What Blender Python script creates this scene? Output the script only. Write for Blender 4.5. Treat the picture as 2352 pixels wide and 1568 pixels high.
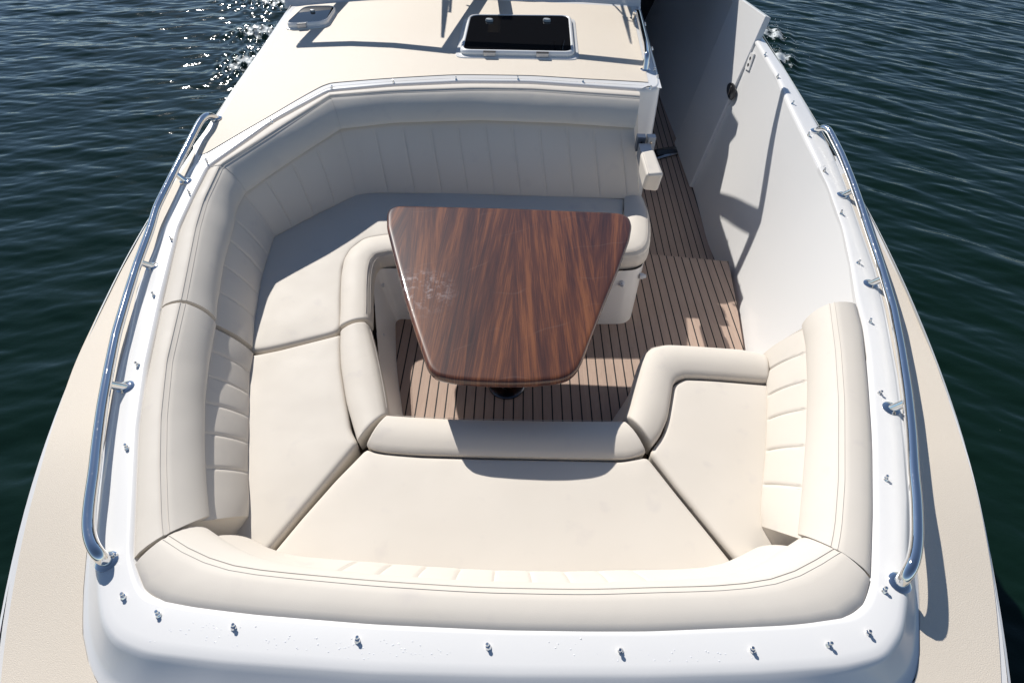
import bpy, bmesh, math, random
import numpy as np
from mathutils import Vector, Matrix
from mathutils.geometry import delaunay_2d_cdt

random.seed(7)
rng = np.random.default_rng(7)
for o in list(bpy.data.objects):
    bpy.data.objects.remove(o)
S = bpy.context.scene
C = S.collection

# ------------------------------------------------------------------ camera
# boat axes: X to the right of the picture, Y towards the stern, Z up, floor of the bow cockpit z = 0
CAM_H = 2.65
FOC = 20.5 / 36.0 * 2352.0
AXX = np.array((0.99976, 0.02186, -0.00197))
AXY = np.array((0.0, 0.0, 0.0))
def camera_axes():
    k = 2352.0 / 4096.0
    d = np.array((2105 * k - 1176, -1080 * k - 784, FOC)); d /= np.linalg.norm(d)
    h = np.array((math.cos(.02), math.sin(.02), 0))
    dn = np.cross(d, h); dn /= np.linalg.norm(dn)
    if dn[1] < 0: dn = -dn
    x = np.cross(dn, d)
    if x[0] < 0: x = -x
    return x, d, -dn
AXX, AXY, AXZ = camera_axes()
cd = bpy.data.cameras.new('camera')
cam = bpy.data.objects.new('camera', cd)
C.objects.link(cam)
S.camera = cam
cd.sensor_width = 36; cd.lens = 20.5; cd.clip_start = .05; cd.clip_end = 4000
M = Matrix(((AXX[0], -AXX[1], -AXX[2], 0), (AXY[0], -AXY[1], -AXY[2], 0), (AXZ[0], -AXZ[1], -AXZ[2], CAM_H), (0, 0, 0, 1)))
cam.matrix_world = M

# ------------------------------------------------------------------ world, sun, exposure
SUN = Vector((-.60, 1.07, 1.0)).normalized()
elev = math.asin(SUN.z)
w = bpy.data.worlds.new('World'); S.world = w; w.use_nodes = True
nt = w.node_tree
bg = nt.nodes['Background']
sky = nt.nodes.new('ShaderNodeTexSky'); sky.sky_type = 'NISHITA'; sky.sun_disc = False
sky.sun_elevation = elev; sky.sun_rotation = math.atan2(SUN.x, SUN.y)
sky.air_density = .75; sky.dust_density = .05; sky.ozone_density = 1.0
nt.links.new(sky.outputs[0], bg.inputs[0]); bg.inputs[1].default_value = .09
sl = bpy.data.lights.new('sun', 'SUN'); sl.energy = 4.75; sl.angle = math.radians(.55); sl.color = (1, .965, .91)
so = bpy.data.objects.new('sun', sl); C.objects.link(so)
so.rotation_euler = (-SUN).to_track_quat('-Z', 'Y').to_euler(); so.location = (0, 0, 30)
S.view_settings.view_transform = 'Standard'; S.view_settings.look = 'None'
S.view_settings.gamma = 1; S.view_settings.exposure = .19
S.render.engine = 'CYCLES'

# ------------------------------------------------------------------ materials
MATS = {}
def mat(name, col=(.8, .8, .8), rough=.5, metal=0, coat=0, spec=.5):
    m = bpy.data.materials.new(name); m.use_nodes = True
    b = m.node_tree.nodes['Principled BSDF']
    b.inputs['Base Color'].default_value = (*col, 1); b.inputs['Roughness'].default_value = rough
    b.inputs['Metallic'].default_value = metal; b.inputs['Coat Weight'].default_value = coat
    b.inputs['Coat Roughness'].default_value = .08
    b.inputs['Specular IOR Level'].default_value = spec
    MATS[name] = m
    return m, m.node_tree, b
def nd(t, kind, **kw):
    n = t.nodes.new(kind)
    for k, v in kw.items():
        if k in n.inputs.keys(): n.inputs[k].default_value = v
        else: setattr(n, k, v)
    return n
def lk(t, a, b): t.links.new(a, b)
def mth(t, op, a, b=None, c=None):
    n = t.nodes.new('ShaderNodeMath'); n.operation = op
    for i, v in enumerate((a, b, c)):
        if v is None: continue
        if isinstance(v, (int, float)): n.inputs[i].default_value = v
        else: t.links.new(v, n.inputs[i])
    return n.outputs[0]
def mixc(t, f, a, b, mode='MIX'):
    n = t.nodes.new('ShaderNodeMix'); n.data_type = 'RGBA'; n.blend_type = mode
    for s, v in ((0, f), (6, a), (7, b)):
        if isinstance(v, (int, float)): n.inputs[s].default_value = v
        elif isinstance(v, tuple): n.inputs[s].default_value = (*v, 1)
        else: t.links.new(v, n.inputs[s])
    return n.outputs[2]
def noise(t, vec, scale, detail=3, rough=.5):
    n = nd(t, 'ShaderNodeTexNoise'); n.inputs['Scale'].default_value = scale
    n.inputs['Detail'].default_value = detail; n.inputs['Roughness'].default_value = rough
    if vec is not None: t.links.new(vec, n.inputs['Vector'])
    return n.outputs['Fac']
def ramp(t, f, a, b):
    n = nd(t, 'ShaderNodeMapRange'); n.inputs[1].default_value = a; n.inputs[2].default_value = b
    t.links.new(f, n.inputs[0]); return n.outputs[0]
def bump(t, b, h, strength, dist):
    n = nd(t, 'ShaderNodeBump'); n.inputs['Strength'].default_value = strength; n.inputs['Distance'].default_value = dist
    t.links.new(h, n.inputs['Height']); t.links.new(n.outputs[0], b.inputs['Normal'])
def coords(t, scale=(1, 1, 1)):
    tc = nd(t, 'ShaderNodeTexCoord'); mp = nd(t, 'ShaderNodeMapping'); mp.inputs['Scale'].default_value = scale
    lk(t, tc.outputs['Object'], mp.inputs[0]); return mp.outputs[0]

def gelcoat():
    m, t, b = mat('white_gelcoat', (.76, .76, .77), .28, 0, .35)
    v = coords(t)
    lk(t, mixc(t, ramp(t, noise(t, v, 1.2, 1), .3, .75), (.74, .728, .708), (.728, .716, .696)), b.inputs['Base Color'])
def nonskid():
    m, t, b = mat('beige_nonskid', (.76, .67, .55), .62, 0, .06)
    v = coords(t)
    c = mixc(t, ramp(t, noise(t, v, 1.6, 4), .3, .7), (.73, .65, .54), (.70, .615, .505))
    n2 = noise(t, v, 420, 2)
    lk(t, mixc(t, ramp(t, n2, .35, .7), c, (.675, .59, .48)), b.inputs['Base Color'])
    bump(t, b, n2, .35, .003)
def leather():
    m, t, b = mat('cream_vinyl', (.77, .70, .625), .46, 0, 0, .3)
    v = coords(t)
    c = mixc(t, ramp(t, noise(t, v, 2.3, 4), .3, .72), (.648, .595, .522), (.625, .57, .495))
    lk(t, mixc(t, ramp(t, noise(t, v, 9, 3), .62, .8), c, (.585, .535, .48)), b.inputs['Base Color'])
    lk(t, mth(t, 'ADD', mth(t, 'MULTIPLY', noise(t, v, 7, 3), .2), .52), b.inputs['Roughness'])
    h = mth(t, 'ADD', mth(t, 'MULTIPLY', noise(t, v, 5.5, 2), 1.3), mth(t, 'MULTIPLY', noise(t, v, 330, 2), .10))
    bump(t, b, h, .22, .008)
def teak():
    m, t, b = mat('teak_decking', (.42, .29, .21), .72, 0, 0, .3)
    tc = nd(t, 'ShaderNodeTexCoord'); sx = nd(t, 'ShaderNodeSeparateXYZ'); lk(t, tc.outputs['Object'], sx.inputs[0])
    x = mth(t, 'DIVIDE', mth(t, 'ADD', sx.outputs[0], 10 * .055 - .0385 + .55), .055)
    fr = mth(t, 'FRACT', x); cell = mth(t, 'FLOOR', x)
    line = mth(t, 'LESS_THAN', mth(t, 'ABSOLUTE', mth(t, 'SUBTRACT', fr, .5)), .072)
    v = coords(t, (22, 1.6, 4))
    cx = nd(t, 'ShaderNodeCombineXYZ'); lk(t, cell, cx.inputs[0])
    wn = nd(t, 'ShaderNodeTexWhiteNoise'); lk(t, cx.outputs[0], wn.inputs[0])
    c = mixc(t, ramp(t, noise(t, v, 6, 5, .65), .3, .72), (.47, .345, .272), (.38, .27, .208))
    c = mixc(t, mth(t, 'MULTIPLY', wn.outputs[0], .6), c, (.38, .275, .218))
    c = mixc(t, mth(t, 'MULTIPLY', ramp(t, noise(t, coords(t, (1, 1, 1)), 2.2, 4), .5, .75), .25), c, (.33, .235, .175))
    c = mixc(t, line, c, (.018, .017, .017))
    lk(t, c, b.inputs['Base Color'])
    h = mth(t, 'SUBTRACT', mth(t, 'MULTIPLY', noise(t, v, 14, 3), .3), line)
    bump(t, b, h, .35, .003)
def wood():
    m, t, b = mat('varnished_wood', (.2, .08, .03), .35, 0, .9, .15)
    b.inputs['Coat Roughness'].default_value = .045
    tc = nd(t, 'ShaderNodeTexCoord'); sx = nd(t, 'ShaderNodeSeparateXYZ'); lk(t, tc.outputs['Object'], sx.inputs[0])
    X, Y = sx.outputs[0], sx.outputs[1]
    # boards run fore and aft with a slight lean of their own; edges are not perfectly straight
    n0 = noise(t, coords(t, (1.2, .5, 1)), 2.0, 2)
    bx = mth(t, 'DIVIDE', mth(t, 'ADD', X, mth(t, 'MULTIPLY', mth(t, 'SUBTRACT', n0, .5), .05)), .205)
    cell = mth(t, 'FLOOR', bx)
    cx = nd(t, 'ShaderNodeCombineXYZ'); lk(t, cell, cx.inputs[0])
    wn = nd(t, 'ShaderNodeTexWhiteNoise'); lk(t, cx.outputs[0], wn.inputs[0])
    lean = mth(t, 'MULTIPLY', mth(t, 'SUBTRACT', wn.outputs[0], .5), .42)
    gx = mth(t, 'ADD', mth(t, 'ADD', X, mth(t, 'MULTIPLY', Y, lean)), mth(t, 'MULTIPLY', cell, 3.7))
    cv = nd(t, 'ShaderNodeCombineXYZ'); lk(t, mth(t, 'MULTIPLY', gx, 48), cv.inputs[0]); lk(t, mth(t, 'MULTIPLY', Y, 1.5), cv.inputs[1])
    g1 = noise(t, cv.outputs[0], 1.0, 6, .62)
    cv2 = nd(t, 'ShaderNodeCombineXYZ'); lk(t, mth(t, 'MULTIPLY', gx, 190), cv2.inputs[0]); lk(t, mth(t, 'MULTIPLY', Y, 4.5), cv2.inputs[1])
    g2 = noise(t, cv2.outputs[0], 1.0, 4, .6)
    cv3 = nd(t, 'ShaderNodeCombineXYZ'); lk(t, mth(t, 'MULTIPLY', gx, 13), cv3.inputs[0]); lk(t, mth(t, 'MULTIPLY', Y, .8), cv3.inputs[1])
    g3 = noise(t, cv3.outputs[0], 1.0, 3, .5)
    f = mth(t, 'ADD', mth(t, 'ADD', mth(t, 'MULTIPLY', g1, .36), mth(t, 'MULTIPLY', g2, .34)), mth(t, 'MULTIPLY', g3, .42))
    f = mth(t, 'ADD', f, mth(t, 'MULTIPLY', mth(t, 'SUBTRACT', wn.outputs[0], .5), .10))
    cr = nd(t, 'ShaderNodeValToRGB'); lk(t, f, cr.inputs[0])
    e = cr.color_ramp.elements
    e[0].position = .37; e[0].color = (.022, .010, .008, 1)
    e[1].position = .79; e[1].color = (.24, .09, .034, 1)
    for p, c in ((.49, (.058, .021, .013, 1)), (.56, (.092, .032, .016, 1)), (.64, (.175, .062, .024, 1))):
        q = e.new(p); q.color = c
    # pale scuff on the left of the top and thin scratches
    dx = mth(t, 'DIVIDE', mth(t, 'ADD', X, .47), .17); dy = mth(t, 'DIVIDE', mth(t, 'SUBTRACT', Y, 2.17), .17)
    g = mth(t, 'SUBTRACT', 1.0, mth(t, 'ADD', mth(t, 'MULTIPLY', dx, dx), mth(t, 'MULTIPLY', dy, dy)))
    sc = noise(t, coords(t, (1, 1, 1)), 17, 7, .72)
    scuff = mth(t, 'MULTIPLY', ramp(t, g, -.4, .9), ramp(t, sc, .50, .66))
    vs = nd(t, 'ShaderNodeTexWave'); vs.inputs['Scale'].default_value = 1.4; vs.inputs['Distortion'].default_value = 9; vs.inputs['Detail'].default_value = 2
    mp = nd(t, 'ShaderNodeMapping'); mp.inputs['Rotation'].default_value = (0, 0, 1.1); lk(t, tc.outputs['Object'], mp.inputs[0]); lk(t, mp.outputs[0], vs.inputs['Vector'])
    scr = mth(t, 'MULTIPLY', mth(t, 'GREATER_THAN', vs.outputs['Fac'], .9965), ramp(t, noise(t, coords(t), 4, 2), .5, .62))
    c = mixc(t, mth(t, 'MULTIPLY', scuff, .45), cr.outputs[0], (.42, .36, .36))
    c = mixc(t, mth(t, 'MULTIPLY', scr, .05), c, (.40, .30, .25))
    lk(t, c, b.inputs['Base Color'])
    haze = mth(t, 'ADD', mth(t, 'MULTIPLY', ramp(t, noise(t, coords(t), 3.2, 5, .65), .4, .75), .035), .02)
    lk(t, mth(t, 'ADD', haze, mth(t, 'MULTIPLY', scuff, .35)), b.inputs['Coat Roughness'])
    bump(t, b, mth(t, 'ADD', noise(t, coords(t), 4, 2), mth(t, 'MULTIPLY', g2, .04)), .05, .01)
def chrome():
    m, t, b = mat('polished_steel', (.80, .79, .77), .06, 1)
    v = coords(t)
    lk(t, mth(t, 'ADD', mth(t, 'MULTIPLY', ramp(t, noise(t, v, 60, 3), .55, .8), .07), .045), b.inputs['Roughness'])
    bump(t, b, noise(t, v, 9, 1), .006, .004)
def water_mat():
    m, t, b = mat('sea_water', (.006, .016, .012), .05, 0, 0, .38)
    b.inputs['IOR'].default_value = 1.333
    tc = nd(t, 'ShaderNodeTexCoord'); sx = nd(t, 'ShaderNodeSeparateXYZ'); lk(t, tc.outputs['Object'], sx.inputs[0])
    v = coords(t, (1, 1.5, 1))
    h = mth(t, 'ADD', mth(t, 'MULTIPLY', noise(t, v, 2.6, 5, .6), 1.0), mth(t, 'MULTIPLY', noise(t, v, 11, 3, .55), .16))
    bump(t, b, h, .10, .08)
    # broken foam thrown off by the hull, with a ragged edge of its own
    def blob(px, py, rx, ry):
        a = mth(t, 'DIVIDE', mth(t, 'SUBTRACT', sx.outputs[0], px), rx); c = mth(t, 'DIVIDE', mth(t, 'SUBTRACT', sx.outputs[1], py), ry)
        return mth(t, 'SUBTRACT', 1.0, mth(t, 'ADD', mth(t, 'MULTIPLY', a, a), mth(t, 'MULTIPLY', c, c)))
    mx = None
    for q in FOAM:
        g = blob(*q); mx = g if mx is None else mth(t, 'MAXIMUM', mx, g)
    fn = noise(t, coords(t, (1, .7, 1)), 7.5, 7, .72)
    f = ramp(t, mth(t, 'ADD', mth(t, 'MULTIPLY', ramp(t, mx, -.2, 1.0), .30), fn), .72, .84)
    lk(t, mixc(t, f, (.0035, .0135, .0085), (.62, .66, .66)), b.inputs['Base Color'])
    lk(t, mth(t, 'ADD', mth(t, 'MULTIPLY', f, .5), .05), b.inputs['Roughness'])
FOAM = [(-4.15, 9.2, .42, .55), (-4.35, 10.5, .5, .4), (-4.4, 12.3, .9, .7), (4.15, 9.8, .35, .5), (4.4, 10.9, .3, .4)]
gelcoat(); nonskid(); leather(); teak(); wood(); chrome(); water_mat()
mat('stitch_thread', (.56, .515, .46), .8)
mat('seam_shadow_cord', (.42, .37, .32), .8)
mat('black_glass', (.006, .006, .007), .03, 0, 0, .3)
mat('hatch_frame_white', (.80, .80, .79), .3, 0, .3)
mat('hinge_grey', (.50, .51, .53), .35, .6)
mat('black_plastic', (.02, .02, .022), .4)
mat('grey_plastic', (.30, .33, .35), .45)
mat('cockpit_liner', (.74, .71, .67), .35, 0, .2)
mat('bracket_steel', (.16, .19, .24), .3, .8)
mat('dark_interior', (.02, .02, .024), .5)
mat('dark_steel', (.35, .33, .31), .12, 1)
mat('pedestal_steel', (.10, .10, .105), .22, 1)
mat('bead_water', (.74, .74, .745), .06, 0, .6)
mat('rubber_rail', (.62, .62, .63), .5)

# ------------------------------------------------------------------ survey helpers
def at(px, py, z):
    r = np.array((px - 1176, py - 784, FOC))
    b = np.array((r @ AXX, r @ AXY, r @ AXZ))
    t = (z - CAM_H) / b[2]
    return np.array((b[0] * t, b[1] * t, z))
def on(px, py, zf):
    z = 1.0
    for _ in range(14):
        p = at(px, py, z); z = zf(p[0], p[1])
    return at(px, py, z)
def ss(t):
    t = min(1, max(0, t)); return t * t * (3 - 2 * t)
def zstep(y): return 1 - ss((y - .25) / 1.0)
def zdeck(x, y): return .835 - .09 * zstep(y) + .155 * ss((y - 1.8) / 2.2) - .01 * x * x
def zc(x, y): return zdeck(x, y) + .006 + .10 * zstep(y)
def line(pts, zf):
    return [np.array(p, float) if len(p) == 3 else (on(*p, zf) if callable(zf) else at(*p, zf)) for p in pts]
def off(zf, d): return lambda x, y: zf(x, y) + d
def resamp(P, n):
    P = np.array(P); d = np.r_[0, np.cumsum(np.linalg.norm(np.diff(P, axis=0), axis=1))]
    t = np.linspace(0, d[-1], n)
    return np.stack([np.interp(t, d, P[:, k]) for k in range(3)], 1)
def smooth(P, it=2, closed=False):
    P = np.array(P, float)
    for _ in range(it):
        if closed: P = (np.roll(P, 1, 0) + 2 * P + np.roll(P, -1, 0)) / 4
        else:
            Q = P.copy(); Q[1:-1] = (P[:-2] + 2 * P[1:-1] + P[2:]) / 4; P = Q
    return P
def curve(P, n, it=3): return smooth(resamp(P, n), it)
def keyed(P, sub, it=None):       # same number of samples between key points, so rails with matching keys match
    P = np.array(P, float); out = []
    for a, b in zip(P[:-1], P[1:]):
        for k in range(sub): out.append(a + (b - a) * k / sub)
    out.append(P[-1])
    return smooth(out, sub if it is None else it)

# ------------------------------------------------------------------ object helpers
def link(name, verts, faces, m, parent=None, flat=False, recalc=True):
    me = bpy.data.meshes.new(name)
    me.from_pydata([tuple(map(float, v)) for v in verts], [], [tuple(f) for f in faces])
    if recalc:
        bm = bmesh.new(); bm.from_mesh(me)
        bmesh.ops.remove_doubles(bm, verts=bm.verts, dist=1e-5)
        bmesh.ops.recalc_face_normals(bm, faces=bm.faces)
        bm.to_mesh(me); bm.free()
    me.materials.append(MATS[m])
    o = bpy.data.objects.new(name, me); C.objects.link(o)
    if parent: o.parent = parent
    if not flat:
        me.shade_smooth(); me.set_sharp_from_angle(angle=.85)
        for p in me.polygons:
            if len(p.vertices) > 30: p.use_smooth = False
    return o
def thing(name, label, cat, group=None, loc=(0, 0, 0)):
    o = bpy.data.objects.new(name, None); C.objects.link(o); o.location = loc
    o['label'] = label; o['category'] = cat
    if group: o['group'] = group
    return o
class MB:
    def __init__(s): s.v = []; s.f = []
    def grid(s, P, cyc=False, caps=False):
        P = np.array(P); r, c = P.shape[:2]; b = len(s.v); s.v += [tuple(p) for p in P.reshape(-1, 3)]
        for i in range(r if cyc else r - 1):
            for j in range(c - 1):
                i2 = (i + 1) % r
                s.f.append((b + i * c + j, b + i * c + j + 1, b + i2 * c + j + 1, b + i2 * c + j))
        if caps:
            s.f.append([b + i * c for i in range(r)]); s.f.append([b + i * c + c - 1 for i in range(r)][::-1])
        return s
    def tube(s, P, rad, n=10, caps=True):
        P = np.array(P, float); rad = np.broadcast_to(rad, (len(P),)); b = len(s.v)
        T = np.gradient(P, axis=0); up = np.array((.13, .2, 1.0)); prev = None
        for p, t, r in zip(P, T, rad):
            t = t / (np.linalg.norm(t) + 1e-12)
            a = np.cross(t, up) if prev is None else prev - t * (prev @ t)
            if np.linalg.norm(a) < 1e-6: a = np.cross(t, (1, 0, 0))
            a /= np.linalg.norm(a); prev = a; c = np.cross(t, a)
            for k in range(n):
                q = 2 * math.pi * k / n; s.v.append(tuple(p + r * (math.cos(q) * a + math.sin(q) * c)))
        m = len(P)
        for i in range(m - 1):
            for k in range(n):
                k2 = (k + 1) % n
                s.f.append((b + i * n + k, b + i * n + k2, b + (i + 1) * n + k2, b + (i + 1) * n + k))
        if caps: s.f.append([b + k for k in range(n)][::-1]); s.f.append([b + (m - 1) * n + k for k in range(n)])
        return s
    def lathe(s, o, prof, axis=(0, 0, 1), n=16, squash=1):
        o = np.array(o, float); ax = np.array(axis, float); ax /= np.linalg.norm(ax)
        a = np.cross(ax, (.3, 1, .1)); a /= np.linalg.norm(a); c = np.cross(ax, a); b = len(s.v)
        for r, h in prof:
            for k in range(n):
                q = 2 * math.pi * k / n
                s.v.append(tuple(o + ax * h + r * (math.cos(q) * a + squash * math.sin(q) * c)))
        for i in range(len(prof) - 1):
            for k in range(n):
                k2 = (k + 1) % n; s.f.append((b + i * n + k, b + i * n + k2, b + (i + 1) * n + k2, b + (i + 1) * n + k))
        s.f.append([b + k for k in range(n)][::-1]); s.f.append([b + (len(prof) - 1) * n + k for k in range(n)])
        return s
    def box(s, c, size, ax=None):
        c = np.array(c, float); h = np.array(size) / 2; ax = np.eye(3) if ax is None else np.array(ax); b = len(s.v)
        for sx in (-1, 1):
            for sy in (-1, 1):
                for sz in (-1, 1): s.v.append(tuple(c + ax.T @ (h * (sx, sy, sz))))
        s.f += [tuple(b + i for i in f) for f in ((0, 1, 3, 2), (4, 6, 7, 5), (0, 4, 5, 1), (2, 3, 7, 6), (0, 2, 6, 4), (1, 5, 7, 3))]
        return s
    def bar(s, a, b, wd, ht):
        a = np.array(a, float); b = np.array(b, float); d = b - a; L = np.linalg.norm(d); d /= L
        x = np.cross(d, (0, 0, 1)); x /= np.linalg.norm(x); z = np.cross(x, d)
        return s.box((a + b) / 2, (wd, L, ht), (x, d, z))
    def prism(s, ring, rows):     # rows: list of (inset, dz); closed outline, capped
        R = np.array(ring, float); n = len(R); b = len(s.v)
        area = np.sum(R[:, 0] * np.roll(R[:, 1], -1) - np.roll(R[:, 0], -1) * R[:, 1])
        T = np.roll(R, -1, 0) - np.roll(R, 1, 0); T[:, 2] = 0; T /= np.linalg.norm(T, axis=1)[:, None] + 1e-9
        N = np.stack((-T[:, 1], T[:, 0], 0 * T[:, 0]), 1) * (1 if area > 0 else -1)     # inward
        for ins, dz in rows:
            Q = R + N * ins; Q[:, 2] += dz; s.v += [tuple(q) for q in Q]
        for i in range(len(rows) - 1):
            for k in range(n):
                k2 = (k + 1) % n; s.f.append((b + i * n + k, b + i * n + k2, b + (i + 1) * n + k2, b + (i + 1) * n + k))
        s.f.append([b + k for k in range(n)][::-1]); s.f.append([b + (len(rows) - 1) * n + k for k in range(n)])
        return s
    def build(s, name, m, parent=None, flat=False): return link(name, s.v, s.f, m, parent, flat)
def bevel(o, wdt, seg=3):
    md = o.modifiers.new('bevel', 'BEVEL'); md.width = wdt; md.segments = seg; md.limit_method = 'ANGLE'; md.angle_limit = .6
    md.harden_normals = False
    return o
def ringp(P, n, it=2):           # closed outline resampled and rounded
    P = [np.array(p, float) for p in P]
    return smooth(resamp(P + [P[0]], n + 1)[:-1], it, True)

# ================================================================== THE BOAT
boat = thing('motor_boat', 'white and beige motor boat whose bow cockpit fills the picture, gliding on dark green water', 'boat')

CEN = np.array((0, 2.1))
def theta(p):
    a = (-math.degrees(math.atan2(p[0] - CEN[0], p[1] - CEN[1]))) % 360
    return a - 360 if a > 331.5 else a
def ring_at(P, th):
    P = np.array(P); t = np.array([theta(p) for p in P])
    i = np.argsort(t, kind='stable'); t = t[i]; P = P[i]
    return np.stack([np.interp(th, t, P[:, k]) for k in range(3)], 1)

LIP = [(1472, 211), (1218, 194), (1061, 193), (900, 201), (757, 214), (632, 281), (480, 390), (449, 452), (414, 528), (374, 692), (341, 846), (322, 993), (311, 1280), (317, 1305), (330, 1349), (352, 1376), (447, 1394), (586, 1411), (861, 1433), (1150, 1446), (1350, 1449), (1491, 1449), (1820, 1435), (1950, 1418), (1985, 1386), (1998, 1342), (2001, 1177), (1999, 994), (1989, 828), (1978, 751), (1963, 693), (1950, 610), (1933, 530), (1900, 435), (1858, 348), (1809, 248), (1780, 178), (1736, 104)]
TOP = [(1491, 197), (1340, 189), (1218, 181), (1046, 179), (900, 187), (764, 198), (743, 206), (632, 270), (475, 362), (440, 386), (420, 425), (322, 660), (298, 780), (276, 868), (256, 993), (228, 1150), (217, 1240), (216, 1298), (220, 1380), (229, 1437), (258, 1478), (330, 1507), (513, 1529), (861, 1554), (1176, 1562), (1491, 1562), (1747, 1554), (1950, 1538), (2040, 1515), (2080, 1455), (2091, 1367), (2090, 1300), (2086, 1150), (2074, 1011), (2057, 868), (2029, 715), (2007, 623), (1971, 520), (1939, 424), (1910, 350), (1886, 303), (1848, 236), (1806, 166), (1750, 84)]
FOOT = [(475, 360), (443, 376), (416, 420), (316, 663), (291, 780), (267, 868), (246, 993), (213, 1150), (199, 1276), (192, 1360), (190, 1452), (204, 1521), (223, 1568)]
FOOTR = [(2100, 1566), (2112, 1507), (2112, 1422), (2110, 1342), (2096, 1150), (2081, 1011), (2063, 868), (2034, 715), (2012, 623), (1975, 520), (1942, 424), (1913, 350), (1889, 303), (1851, 235)]
lip = line(LIP, off(zc, -.022)); top = line(TOP, zc)
footl = line(FOOT, zdeck); footr = line(FOOTR, zdeck)
bowf = [(-1.10, .38, 0), (-.85, .31, 0), (-.4, .27, 0), (0, .26, 0), (.4, .27, 0), (.85, .31, 0), (1.04, .38, 0)]
foot = footl + [np.array((x, y, zdeck(x, y))) for x, y, _ in bowf] + footr
HL = [(665, 14), (615, 89), (567, 161), (533, 191), (502, 260), (444, 335), (376, 441), (322, 520), (282, 590), (220, 718), (157, 857), (110, 975), (75, 1091), (55, 1140), (22, 1279), (0, 1386)]
HR = [(2329, 1568), (2309, 1419), (2267, 1177), (2241, 1091), (2223, 1011), (2168, 839), (2095, 667), (2018, 515), (1980, 447), (1929, 362), (1881, 288), (1832, 199), (1790, 134), (1751, 75)]
hl = line(HL, zdeck); hr = line(HR, zdeck)
hl = smooth(hl, 2); hr = smooth(hr, 2)
bow = [np.array((x, y, zdeck(x, max(y, .3)) - .0)) for x, y in ((-1.33, .05), (-1.13, -.40), (-.85, -.88), (-.5, -1.32), (-.18, -1.62), (0, -1.68), (.18, -1.62), (.5, -1.32), (.85, -.88), (1.10, -.40), (1.29, .05))]
aftl = [np.array((-2.02, 10, 1.08)), np.array((-2.0, 8, 1.08)), np.array((-1.98, 6.3, 1.085))]
aftr = [np.array((1.98, 6.3, 1.085)), np.array((2.0, 8, 1.08)), np.array((2.02, 10, 1.08))]
edge = np.array(aftl + list(hl) + bow + list(hr) + aftr)
edge = smooth(resamp(edge, 260), 3)

# hull side, from the deck edge down to below the water
rows = []
for dn, inw in ((0, .012), (-.004, .003), (-.02, 0), (-.07, .0), (-.09, -.014), (-.115, -.014), (-.125, .006), (-.5, .10), (-1.2, .30), (-2.0, .55)):
    Q = edge.copy(); Q[:, 2] += dn
    k = np.linalg.norm(Q[:, :2] - (0, 3.2), axis=1)
    Q[:, 0] *= 1 - inw / 2.0; Q[:, 1] = np.where(Q[:, 1] < 3, 3 - (3 - Q[:, 1]) * (1 - inw / 3.2), Q[:, 1])
    rows.append(Q)
edge_in = rows[0].copy()
MB().grid(rows).build('hull', 'white_gelcoat', boat)

# outer side deck between hull edge and coaming foot
th = np.linspace(54, 301, 200)
a = ring_at(edge_in, th); b = ring_at(foot, th)
D = []
for t in (0, .01, .5, 1):
    q = a + (b - a) * t; q[:, 2] = [zdeck(x, max(y, .3)) for x, y in q[:, :2]]; D.append(q)
deck = MB().grid(D)
# trunk cabin top and its white border: a ruled sheet between the settee coaming and the windscreen foot
tf = [(1520, 203), (1491, 197), (1340, 189), (1218, 181), (1046, 179), (900, 187), (764, 198), (743, 206), (632, 270), (475, 362), (444, 377)]
ta = [(1468, 8), (1450, 8), (1300, 3), (1190, -2), (1000, -6), (850, -2), (700, 8), (665, 14), (567, 161), (502, 260), (444, 335)]
tf3 = keyed(line(tf, zdeck), 8, 2); ta3 = keyed(line(ta, zdeck), 8, 2)
T = []
for t in np.linspace(0, 1, 14):
    q = tf3 + (ta3 - tf3) * t; q[:, 2] = [zdeck(x, y) - .001 for x, y in q[:, :2]]; T.append(q)
deck.grid(T)
deck_o = deck.build('deck', 'white_gelcoat', boat)
# beige non-skid panels laid on the deck
def sheet(A, B, n, nm, par, t0=0, lift=.003):
    R = []
    for t in np.linspace(0, 1, n):
        q = A + (B - A) * t; q[:, 2] = [zdeck(x, max(y, .3)) + lift for x, y in q[:, :2]]; R.append(q)
    lo = [r - (0, 0, .0025) for r in (R[0], R[-1])]
    return MB().grid(R).build(nm, 'beige_nonskid', par)
pf = [(1489, 190), (1470, 188.5), (1340, 181.5), (1218, 174), (1046, 172), (900, 180), (761, 191), (738, 199), (626, 264), (470, 355), (454, 355)]
pa = [(1449, 18), (1445, 17), (1300, 9), (1190, 3), (1000, 0), (850, 2), (700, 14), (677, 18), (578, 163), (512, 262), (458, 340)]
sheet(keyed(line(pf, zdeck), 8, 2), keyed(line(pa, zdeck), 8, 2), 16, 'nonskid_panel', deck_o)
BOL = [(451, 346), (395, 428), (319, 550), (238, 693), (172, 835), (125, 971), (92, 1091), (66, 1177), (33, 1338), (4, 1518)]
BOR = [(2302, 1568), (2285, 1360), (2253, 1177), (2225, 1070), (2208, 1011), (2150, 835), (2077, 663), (2000, 517), (1960, 440), (1914, 348)]
bi = footl[1:] + [np.array((x, y, 0)) for x, y, _ in bowf] + footr[:-2]
bo = line(BOL, zdeck) + [np.array((x, y, 0.)) for x, y in ((-1.26, .05), (-1.06, -.38), (-.79, -.83), (-.45, -1.22), (0, -1.52), (.45, -1.22), (.79, -.83), (1.03, -.38), (1.22, .05))] + line(BOR, zdeck)
th2 = np.linspace(61, 297, 200)
sheet(ring_at(bi, th2), smooth(ring_at(bo, th2), 6), 10, 'nonskid_panel', deck_o)

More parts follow.
